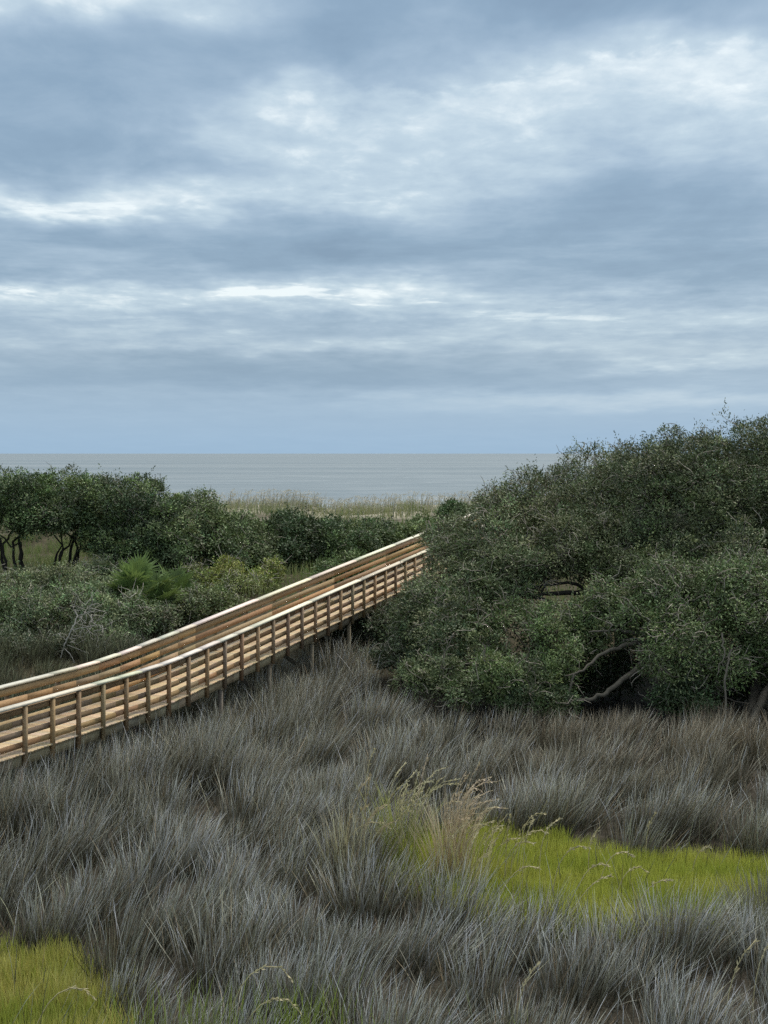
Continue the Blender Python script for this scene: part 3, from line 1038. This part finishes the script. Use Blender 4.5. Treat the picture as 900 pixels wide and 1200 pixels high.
# -- short bright cordgrass in the two wet hollows
def lawn(poly, n_per, name, label, cA, cB, hmin, hmax, seed):
    r = np.random.default_rng(seed)
    lo, hi = poly.min(0), poly.max(0)
    n = int((hi - lo).prod() * n_per)
    x = r.uniform(lo[0] - .4, hi[0] + .4, n)
    y = r.uniform(lo[1] - .4, hi[1] + .4, n)
    kk = inside(poly, x + .3 * wob(x, y, 1.3, seed) + r.normal(size=n) * .12, y + .35 * wob(x, y, 1.1, seed + 1) + r.normal(size=n) * .12)
    x, y = x[kk], y[kk]
    n = len(x)
    mv = np.clip(.5 + .45 * wob(x, y, 2.5, seed + 2) + r.normal(size=n) * .25, 0, 1)[:, None]
    c = np.array(cA) * (1 - mv) + np.array(cB) * mv
    c = c * np.exp(.18 * r.normal(size=(n, 1)))
    L = r.uniform(hmin, hmax, n) * (1 + .2 * wob(x, y, 1.7, seed + 3))
    az_ = r.uniform(0, 2 * math.pi, n)
    a = Acc()
    blades(a, np.stack([x, y, ground_z(x, y) - .02], -1), L, r.uniform(.010, .017, n), az_, np.abs(r.normal(size=n)) * .18, r.uniform(0, .5, n),
           np.clip(c * .75, .01, .7), np.clip(c, .01, .7), 3, r.uniform(0, 6.28, n))
    ob = a.build(name, M_GREEN)
    tag(ob, label, 'grass', kind='stuff')


lawn(G1, 1100, 'cordgrass', 'bright yellow green cordgrass in the wet hollow right of centre', (.38, .44, .06), (.58, .57, .11), .20, .46, 31)
lawn(G2, 1300, 'cordgrass', 'green and straw cordgrass in the bottom left corner', (.33, .38, .06), (.66, .57, .18), .20, .54, 41)

# -- taller green blades among the grey along the bottom
r = np.random.default_rng(55)
a = Acc()
for (px, py, n, sd) in [(215, 1185, 75, .4), (250, 1195, 30, .35), (335, 1195, 80, .32), (372, 1175, 60, .25), (150, 1190, 24, .3), (470, 1235, 60, .4),
                        (600, 1210, 16, .5), (20, 1215, 60, .5), (300, 1230, 30, .5)]:
    Yd = (H - .7) * F / (py - HZ)
    x = (px - 450) / F * Yd + r.normal(size=n) * sd
    y = Yd + r.normal(size=n) * sd * .8
    c = np.array([.24, .30, .06]) * (1 + .25 * r.normal(size=(n, 1)))
    blades(a, np.stack([x, y, ground_z(x, y)], -1), r.uniform(.75, 1.3, n), r.uniform(.012, .02, n), r.uniform(0, 6.28, n), np.abs(r.normal(size=n)) * .14,
           r.uniform(0, .5, n), np.clip(c * .8, .01, 1), np.clip(c * 1.1, .01, 1), 4, r.uniform(0, 6.28, n))
tag(a.build('green_blades', M_GREEN), 'tall green blades growing up through the grey grass at the bottom', 'grass', kind='stuff')

# -- dune grass on the back slope and around the sand
r = np.random.default_rng(66)
n = 130000
y = r.uniform(60, 99, n)
x = r.uniform(-1, 1, n) * (.27 * y + 4)
pr = np.where(y < 72, .35, .95) * np.clip(.55 + .7 * wob(x, y, 4, 81), 0.02, 1)
pr *= np.where(y > 86, np.clip(.62 + .9 * wob(x, y * .6, 5, 82), .05, 1), 1)
rel = (x - P0[0]) * NN[0] + (y - P0[1]) * NN[1]
kk = (r.random(n) < pr) & ~((rel > -.4) & (rel < WID + .4))
x, y = x[kk], y[kk]
n = len(x)
mv = np.clip(.5 + .4 * wob(x, y, 6, 83) + r.normal(size=n) * .25 - .4 * ss(90, 84, y), 0, 1)[:, None]
c = np.array([.17, .23, .07]) * (1 - mv) + np.array([.42, .38, .23]) * mv
a = Acc()
blades(a, np.stack([x, y, ground_z(x, y)], -1), r.uniform(.35, .8, n), r.uniform(.02, .035, n), r.uniform(0, 6.28, n), np.abs(r.normal(size=n)) * .25,
       r.uniform(0, .8, n), np.clip(c * .85, 0, 1), c, 3, r.uniform(0, 6.28, n))
tag(a.build('dune_grass', M_GREEN), 'yellow green dune grass below the sand crest', 'grass', kind='stuff')

# -- sea oats along the crest
a = Acc()
n = 3600
x = r.uniform(-26, 12, n)
y = 93 + r.normal(size=n) * 2.6
pr = np.clip(.6 + .4 * wob(x, y, 5, 91), .1, 1)
kk = r.random(n) < pr
x, y = x[kk], y[kk]
n = len(x)
z = ground_z(x, y)
Lr = r.uniform(.45, 1.15, n)
ln = r.normal(size=n) * .14 + .12
K = 6
tt = np.linspace(0, 1, K)[None, :]
P = np.stack([x[:, None] + Lr[:, None] * ln[:, None] * tt ** 2, y[:, None] + 0 * tt, z[:, None] + Lr[:, None] * tt * (1 - .12 * np.abs(ln[:, None]) * tt)], -1)
tubes(a, P, np.tile(np.array([.013, .012, .011, .010, .009, .007]), (n, 1)), np.array([.52, .49, .39]) * (1 + .15 * r.normal(size=(n, 1))), 3)
hd = np.where(r.random(n) < .55)[0]
tip = P[hd, -1]
d = norm(np.stack([.5 + .5 * r.random(len(hd)), r.normal(size=len(hd)) * .3, -.1 + .5 * r.normal(size=len(hd))], -1))
for q_ in range(7):
    f_ = np.linspace(-.05, .2, 7)[q_]
    leaves(a, tip + d * f_ + r.normal(size=tip.shape) * .015, norm(d + r.normal(size=d.shape) * .5), rsph(len(hd), r), np.full(len(hd), .10), np.full(len(hd), .04),
           np.array([.54, .49, .39]) * (1 + .15 * r.normal(size=(len(hd), 1))))
n = 16000
x = r.uniform(-27, 13, n)
y = 92 + r.normal(size=n) * 2.4
kk = r.random(n) < np.clip(.5 + .5 * wob(x, y, 5, 91), .05, 1)
x, y = x[kk], y[kk]
n = len(x)
c = np.array([.36, .36, .22]) * (1 + .2 * r.normal(size=(n, 1)))
blades(a, np.stack([x, y, ground_z(x, y)], -1), r.uniform(.3, .62, n), r.uniform(.014, .024, n), r.uniform(0, 6.28, n), np.abs(r.normal(size=n)) * .25,
       r.uniform(0, 1.0, n), np.clip(c * .85, 0, 1), c, 3, r.uniform(0, 6.28, n))
tag(a.build('sea_oats', M_GREEN), 'sea oats with feathery heads along the dune crest', 'grass', kind='stuff')


# -- tall clumps and single seed stalks beside the green hollow
def stalk(acc, base, L, az_, lean, arch, col, head, r, rad=.008):
    K = 9
    p = np.array(base, float)
    ang = lean
    P = [p.copy()]
    for k_ in range(K - 1):
        t_ = k_ / (K - 1)
        ang += arch * (t_ ** 2) * .42
        p = p + L / (K - 1) * np.array([math.cos(az_) * math.sin(ang), math.sin(az_) * math.sin(ang), math.cos(ang)])
        P.append(p.copy())
    P = np.array(P)
    tubes(acc, P[None], np.linspace(rad, rad * .6, K)[None], col, 4)
    if head:
        n_ = 26
        u = r.uniform(5.2, 8, n_)
        i0 = np.minimum(u.astype(int), 7)
        pp = P[i0] + (P[i0 + 1] - P[i0]) * (u - i0)[:, None]
        dd = norm(P[i0 + 1] - P[i0])
        leaves(acc, pp, norm(dd + r.normal(size=(n_, 3)) * .3), rsph(n_, r), np.full(n_, .08), np.full(n_, .022), np.array(head) * (1 + .15 * r.normal(size=(n_, 1))))


def clump(name, px, py, htop, n, spread, L, cb, ct, label, seed, heads, headc):
    r = np.random.default_rng(seed)
    Yd = (H - htop) * F / (py - HZ)
    X_ = (px - 450) / F * Yd
    gz_ = float(ground_z(X_, Yd))
    th = tag(empty(name, (X_, Yd, gz_)), label, 'grass clump')
    a = Acc()
    x = X_ + r.normal(size=n) * spread
    y = Yd + r.normal(size=n) * spread
    dx, dy = x - X_, y - Yd
    az_ = np.arctan2(dy, dx) + r.normal(size=n) * .6
    c0_ = np.array(cb) * (1 + .2 * r.normal(size=(n, 1)))
    c1_ = np.array(ct) * (1 + .2 * r.normal(size=(n, 1)))
    blades(a, np.stack([x, y, np.full(n, gz_)], -1), r.uniform(*L, n), r.uniform(.012, .02, n), az_, np.abs(r.normal(size=n)) * .15 + .03, r.uniform(.05, .75, n),
           np.clip(c0_, .01, .8), np.clip(c1_, .01, .8), 5, r.uniform(0, 6.28, n))
    a.build('blades', M_GREEN, th)
    if heads:
        a = Acc()
        for _ in range(heads):
            stalk(a, (X_ + r.normal() * spread, Yd + r.normal() * spread, gz_), r.uniform(L[0] * 1.1, L[1] * 1.25), r.uniform(-1.2, 1.2), abs(r.normal()) * .1,
                  r.uniform(.3, 1.6), headc, headc, r)
        a.build('seed_stalks', M_GREEN, th)


TAN = (.50, .40, .24)
clump('grass_clump', 412, 985, .75, 80, .24, (1.1, 1.75), (.32, .29, .14), (.58, .52, .36), 'straw coloured clump left of the green hollow, half sunk in grey grass', 301, 7, TAN)
clump('grass_clump', 470, 965, .9, 100, .16, (1.2, 1.9), (.26, .31, .06), (.45, .45, .15), 'yellow green clump with pale tips at the left end of the hollow', 302, 18, (.62, .56, .34))
clump('grass_clump', 527, 985, .8, 190, .2, (1.2, 1.95), (.48, .36, .19), (.76, .60, .42), 'tallest tan clump with pinkish tips at the corner of the green hollow', 303, 26, (.66, .53, .37))
clump('grass_clump', 555, 1010, .6, 110, .35, (.75, 1.3), (.36, .35, .08), (.58, .52, .24), 'shorter straw clump just right of the tallest tan clump', 304, 16, (.58, .50, .30))
clump('grass_clump', 893, 1048, .8, 320, .26, (.85, 1.25), (.10, .09, .06), (.28, .26, .21), 'dark clump at the right end of the green hollow', 305, 0, TAN)

ST = [(646, 1046, 1.05, .12, 1.7, 'longest arching seed stalk, over the middle of the green hollow'),
      (632, 1020, .95, .02, 1.2, 'upright seed stalk left of the longest arching stalk'),
      (596, 1010, .95, .3, 1.8, 'bowed seed stalk near the left end of the green hollow'),
      (690, 1020, .75, -.02, .7, 'short straight seed stalk with a blunt head above the longest arch'),
      (700, 1030, .8, .25, 2.0, 'hooked seed stalk right of the longest arching stalk'),
      (672, 1040, .7, .35, 1.6, 'low curved seed stalk beneath the hooked stalk'),
      (757, 1000, .75, .0, .6, 'thin seed stalk standing alone near the right of the hollow'),
      (720, 1045, .7, .25, 2.0, 'rightmost low hooked stalk in the lower part of the hollow'),
      (580, 1045, .8, .45, 1.5, 'leaning seed stalk at the lower left rim of the hollow'),
      (610, 985, .75, .1, 1.7, 'small bent stalk against the dark grass rim'),
      (500, 985, 1.25, -.05, 1.1, 'tall pale stalk between the two tallest clumps'),
      (432, 990, 1.6, -.08, .5, 'tall straight stalk rising from the straw clump'),
      (385, 1010, 1.3, .45, 1.9, 'wide arching stalk leaning right out of the straw clump'),
      (270, 1230, 1.1, .3, 2.2, 'pale hooked stalk at the bottom edge among green blades'),
      (262, 1205, 1.25, .2, 2.4, 'pale drooping stalk just above the bottom edge hook'),
      (30, 1215, 1.15, .35, 2.1, 'pale arching stalk in the bottom left corner'),
      (602, 1225, 1.0, .05, .8, 'pale stalk at the bottom edge, below the hollow'),
      (845, 1215, 1.2, .1, .7, 'pale stalk near the bottom right corner'),
      (880, 1180, 1.0, .1, .9, 'short pale stalk above the bottom right corner')]
for px, py, L_, lean, arch, lab in [
        (548, 1000, 1.0, .1, 1.5, 'bent stalk rising just right of the tallest tan clump'),
        (566, 1022, .85, .3, 1.2, 'slanting stalk in front of the shorter straw clump'),
        (590, 1030, .9, .05, 1.9, 'hooked stalk standing close to the shorter straw clump'),
        (488, 1000, 1.2, .25, 1.4, 'leaning stalk at the left tip of the green hollow'),
        (455, 1000, 1.2, -.1, 1.0, 'stalk leaning left between the yellow green and straw clumps'),
        (740, 1062, .75, .4, 1.2, 'low slanting stalk at the lower rim of the hollow'),
        (660, 1072, .9, .5, .9, 'flattened stalk lying across the near rim of the hollow'),
        (810, 1022, .6, .1, 1.4, 'small lone stalk in the right part of the green hollow')]:
    ST.append((px, py, L_, lean, arch, lab))
for i, (px, py, L_, lean, arch, lab) in enumerate(ST):
    r = np.random.default_rng(700 + i)
    Yd = (H - .25) * F / (py - HZ)
    X_ = (px - 450) / F * Yd
    a = Acc()
    base = np.array([X_, Yd, float(ground_z(X_, Yd))])
    stalk(a, base, L_ * 1.3 + .1, r.uniform(-.4, .4), lean, arch, (.60, .53, .30), (.58, .50, .31), r, .010)
    tag(a.build('seed_stalk', M_GREEN), lab, 'grass stalk', 'arching seed stalks around the green hollow')

# ------------------------------------------------------------------ sky
SUN_EL, SUN_AZ = math.radians(60), math.radians(40)
w = bpy.data.worlds.new("World")
SC.world = w
w.use_nodes = True
nt = w.node_tree
for n_ in list(nt.nodes):
    nt.nodes.remove(n_)
k = NT(nt)
out = k.n('ShaderNodeOutputWorld')
bg = k.n('ShaderNodeBackground')
bg.inputs['Strength'].default_value = .1
sky = k.n('ShaderNodeTexSky', sky_type='NISHITA')
sky.sun_disc = False
sky.sun_elevation = SUN_EL
sky.sun_rotation = SUN_AZ
sky.air_density = 1.0
sky.dust_density = 2.0
tc = k.n('ShaderNodeTexCoord')
sp = k.n('ShaderNodeSeparateXYZ')
k.link(tc.outputs['Generated'], sp.inputs[0])
dx, dy, dz = sp.outputs
az = k.m('ARCTAN2', dx, dy)
el = k.m('ARCSINE', dz)
U = k.m('MULTIPLY', az, 18.03)
V = k.m('MULTIPLY', el, 18.03)
# cloud plane coordinates
zz = k.m('ADD', k.m('MAXIMUM', dz, 0), .085)
cb = k.n('ShaderNodeCombineXYZ')
k.put(cb.inputs[0], k.m('DIVIDE', dx, zz))
k.put(cb.inputs[1], k.m('DIVIDE', dy, zz))
cpl = cb.outputs[0]
n_big = k.noise(k.v('MULTIPLY', cpl, (.55, .9, 1)), 1.0, 5, .55, .25)
n_mid = k.noise(k.v('MULTIPLY', cpl, (2.9, 1.9, 1)), 1.0, 9, .62, .35)
n_fine = k.noise(k.v('MULTIPLY', cpl, (9, 6, 1)), 1.0, 9, .6, .2)
cbs = k.n('ShaderNodeCombineXYZ')
k.put(cbs.inputs[0], k.m('MULTIPLY', U, .42))
k.put(cbs.inputs[1], k.m('MULTIPLY', V, 3.6))
n_str = k.noise(cbs.outputs[0], 1.0, 8, .62, .15)
n_w1 = k.noise(k.v('MULTIPLY', cpl, (2.0, 1.2, 1)), 1.0, 4, .6)
n_w2 = k.noise(k.v('ADD', k.v('MULTIPLY', cpl, (2.0, 1.2, 1)), (7.3, 2.1, 0)), 1.0, 4, .6)
wamp = k.m('MULTIPLY', k.m('ADD', k.m('MULTIPLY', V, .22), .12), 1.5)
Uw = k.m('ADD', U, k.m('MULTIPLY', k.m('MULTIPLY', k.m('SUBTRACT', n_w1, .5), 2.2), wamp))
Vw = k.m('ADD', V, k.m('MULTIPLY', k.m('MULTIPLY', k.m('SUBTRACT', n_w2, .5), 1.0), wamp))
cbp = k.n('ShaderNodeCombineXYZ')
k.put(cbp.inputs[0], Uw)
k.put(cbp.inputs[1], Vw)
Pw = cbp.outputs[0]
BL = [(95, 12, 90, 30, .44), (90, 135, 170, 40, -.19), (350, 72, 190, 34, -.21), (720, 22, 260, 28, -.22), (770, 80, 190, 34, .15),
      (600, 140, 270, 52, .19), (350, 130, 50, 17, .26), (255, 174, 85, 14, .2), (50, 188, 150, 20, -.2), (100, 243, 200, 14, .36),
      (400, 222, 200, 26, .14), (800, 246, 150, 24, -.2), (450, 292, 520, 27, -.22), (110, 350, 180, 13, .3), (285, 340, 55, 6, .3),
      (455, 345, 70, 15, .34), (710, 372, 240, 20, .13), (350, 403, 320, 9, .16), (330, 437, 340, 20, -.22), (860, 322, 150, 14, -.08),
      (790, 428, 150, 7, .2), (740, 470, 230, 9, .2), (880, 110, 120, 60, .12), (560, 10, 160, 20, -.1), (270, 30, 70, 22, .1)]
tot = None
for (px, py, sx_, sy_, amp) in BL:
    c_ = ((px - 450) / 100, (HZ - py) / 100, 0)
    d = k.v('MULTIPLY', k.v('SUBTRACT', Pw, c_), (100 / sx_, 100 / sy_, 0))
    dd = k.v('DOT_PRODUCT', d, d)
    e = k.m('MULTIPLY', k.m('EXPONENT', k.m('MULTIPLY', dd, -.6)), amp)
    tot = e if tot is None else k.m('ADD', tot, e)
bri = k.m('ADD', k.m('MULTIPLY', tot, 1.12), .45)
det = k.m('ADD', k.m('MULTIPLY', k.m('SUBTRACT', n_mid, .5), .68), k.m('MULTIPLY', k.m('MULTIPLY', k.m('SUBTRACT', n_fine, .5), .62), k.m('ADD', .45, k.m('MULTIPLY', tot, 1.8), None, True)))
det = k.m('ADD', det, k.m('MULTIPLY', k.m('SUBTRACT', n_big, .5), .3))
sm = k.m('MULTIPLY', k.m('DIVIDE', k.m('SUBTRACT', V, .5), .5, clamp=True), k.m('DIVIDE', k.m('SUBTRACT', 3.4, V), 1.2, clamp=True))
det = k.m('ADD', det, k.m('MULTIPLY', k.m('MULTIPLY', k.m('SUBTRACT', n_str, .5), sm), .75))
stk = k.m('MULTIPLY', k.m('DIVIDE', k.m('SUBTRACT', n_str, .565), .045, clamp=True), sm)
det = k.m('ADD', det, k.m('MULTIPLY', k.m('MULTIPLY', stk, k.m('ADD', .25, k.m('MULTIPLY', tot, 2.0), None, True)), .30))
# the long lit edge under the dark bank, upper right
ev = k.m('SUBTRACT', k.m('ADD', 4.17, k.m('MULTIPLY', U, .125)), Vw)
edge = k.m('MULTIPLY', k.m('DIVIDE', k.m('ADD', ev, k.m('MULTIPLY', k.m('SUBTRACT', n_fine, .5), .5)), .13, clamp=True), k.m('EXPONENT', k.m('MULTIPLY', k.m('MAXIMUM', ev, 0), -2.2)))
edge = k.m('MULTIPLY', edge, k.m('DIVIDE', k.m('ADD', U, 1.2), 1.6, clamp=True))
det = k.m('ADD', det, k.m('MULTIPLY', edge, .14))
# crisp lit rims where a bright bank breaks
rim = k.m('MULTIPLY', k.m('DIVIDE', k.m('SUBTRACT', n_fine, .54), .12, clamp=True), k.m('DIVIDE', k.m('SUBTRACT', k.m('ADD', tot, k.m('SUBTRACT', n_mid, .5)), .12), .25, clamp=True))
det = k.m('ADD', det, k.m('MULTIPLY', rim, .11))
# the smooth band over the sea keeps little detail
damp = k.m('DIVIDE', k.m('SUBTRACT', V, .35), 1.3, clamp=True)
damp = k.m('ADD', k.m('MULTIPLY', damp, .85), .12)
bri = k.m('ADD', bri, k.m('MULTIPLY', det, damp))
cloud = k.ramp(bri, [(.0, (.175, .265, .37)), (.22, (.224, .328, .44)), (.45, (.317, .425, .535)), (.70, (.465, .575, .655)), (1.0, (.76, .83, .85))])
# bluer, hazier air low over the horizon
hz = k.m('DIVIDE', k.m('SUBTRACT', 1.15, V), 1.0, clamp=True)
low = k.ramp(bri, [(.0, (.180, .30, .45)), (.3, (.232, .375, .542)), (.5, (.315, .468, .63)), (1, (.55, .65, .74))])
colr = k.mix(k.m('MULTIPLY', hz, .9), cloud, low)
# cloud deck brightens overhead
zen = k.m('DIVIDE', k.m('SUBTRACT', el, .32), .7, clamp=True)
gain = k.m('ADD', 5.9, k.m('MULTIPLY', zen, 8.0))
colr = k.mix(k.m('MULTIPLY', zen, .85), colr, (.52, .53, .54))
colr = k.v('SCALE', colr, None, gain)
fin = k.mix(.92, sky.outputs[0], colr)
k.put(bg.inputs['Color'], fin)
k.link(bg.outputs[0], out.inputs[0])
w.cycles.sampling_method = 'MANUAL'
w.cycles.sample_map_resolution = 512

sun = bpy.data.lights.new('sun', 'SUN')
sun.energy = 1.5
sun.angle = math.radians(12)
sun.color = (1.0, .93, .82)
so = bpy.data.objects.new('sun', sun)
COL.objects.link(so)
from mathutils import Vector
dv = Vector((math.sin(SUN_AZ) * math.cos(SUN_EL), math.cos(SUN_AZ) * math.cos(SUN_EL), math.sin(SUN_EL)))
so.rotation_euler = dv.to_track_quat('Z', 'Y').to_euler()

# ------------------------------------------------------------------ camera, view
cam = bpy.data.cameras.new('camera')
cam.sensor_fit = 'VERTICAL'
cam.sensor_height = 36
cam.lens = F / 1200 * 36
cam.shift_y = -(600 - HZ) / 1200
cam.clip_end = 60000
cam.clip_start = .5
co = bpy.data.objects.new('camera', cam)
COL.objects.link(co)
co.location = (0, 0, H)
co.rotation_euler = (math.radians(90), 0, 0)
SC.camera = co
SC.render.resolution_x, SC.render.resolution_y = 768, 1024
SC.view_settings.view_transform = 'Standard'
SC.view_settings.look = 'None'
SC.view_settings.exposure = .95
SC.view_settings.gamma = 1
SC.view_settings.use_curve_mapping = False
SC.cycles.max_bounces = 5
SC.cycles.diffuse_bounces = 2
SC.cycles.transmission_bounces = 3
SC.cycles.use_denoising = False
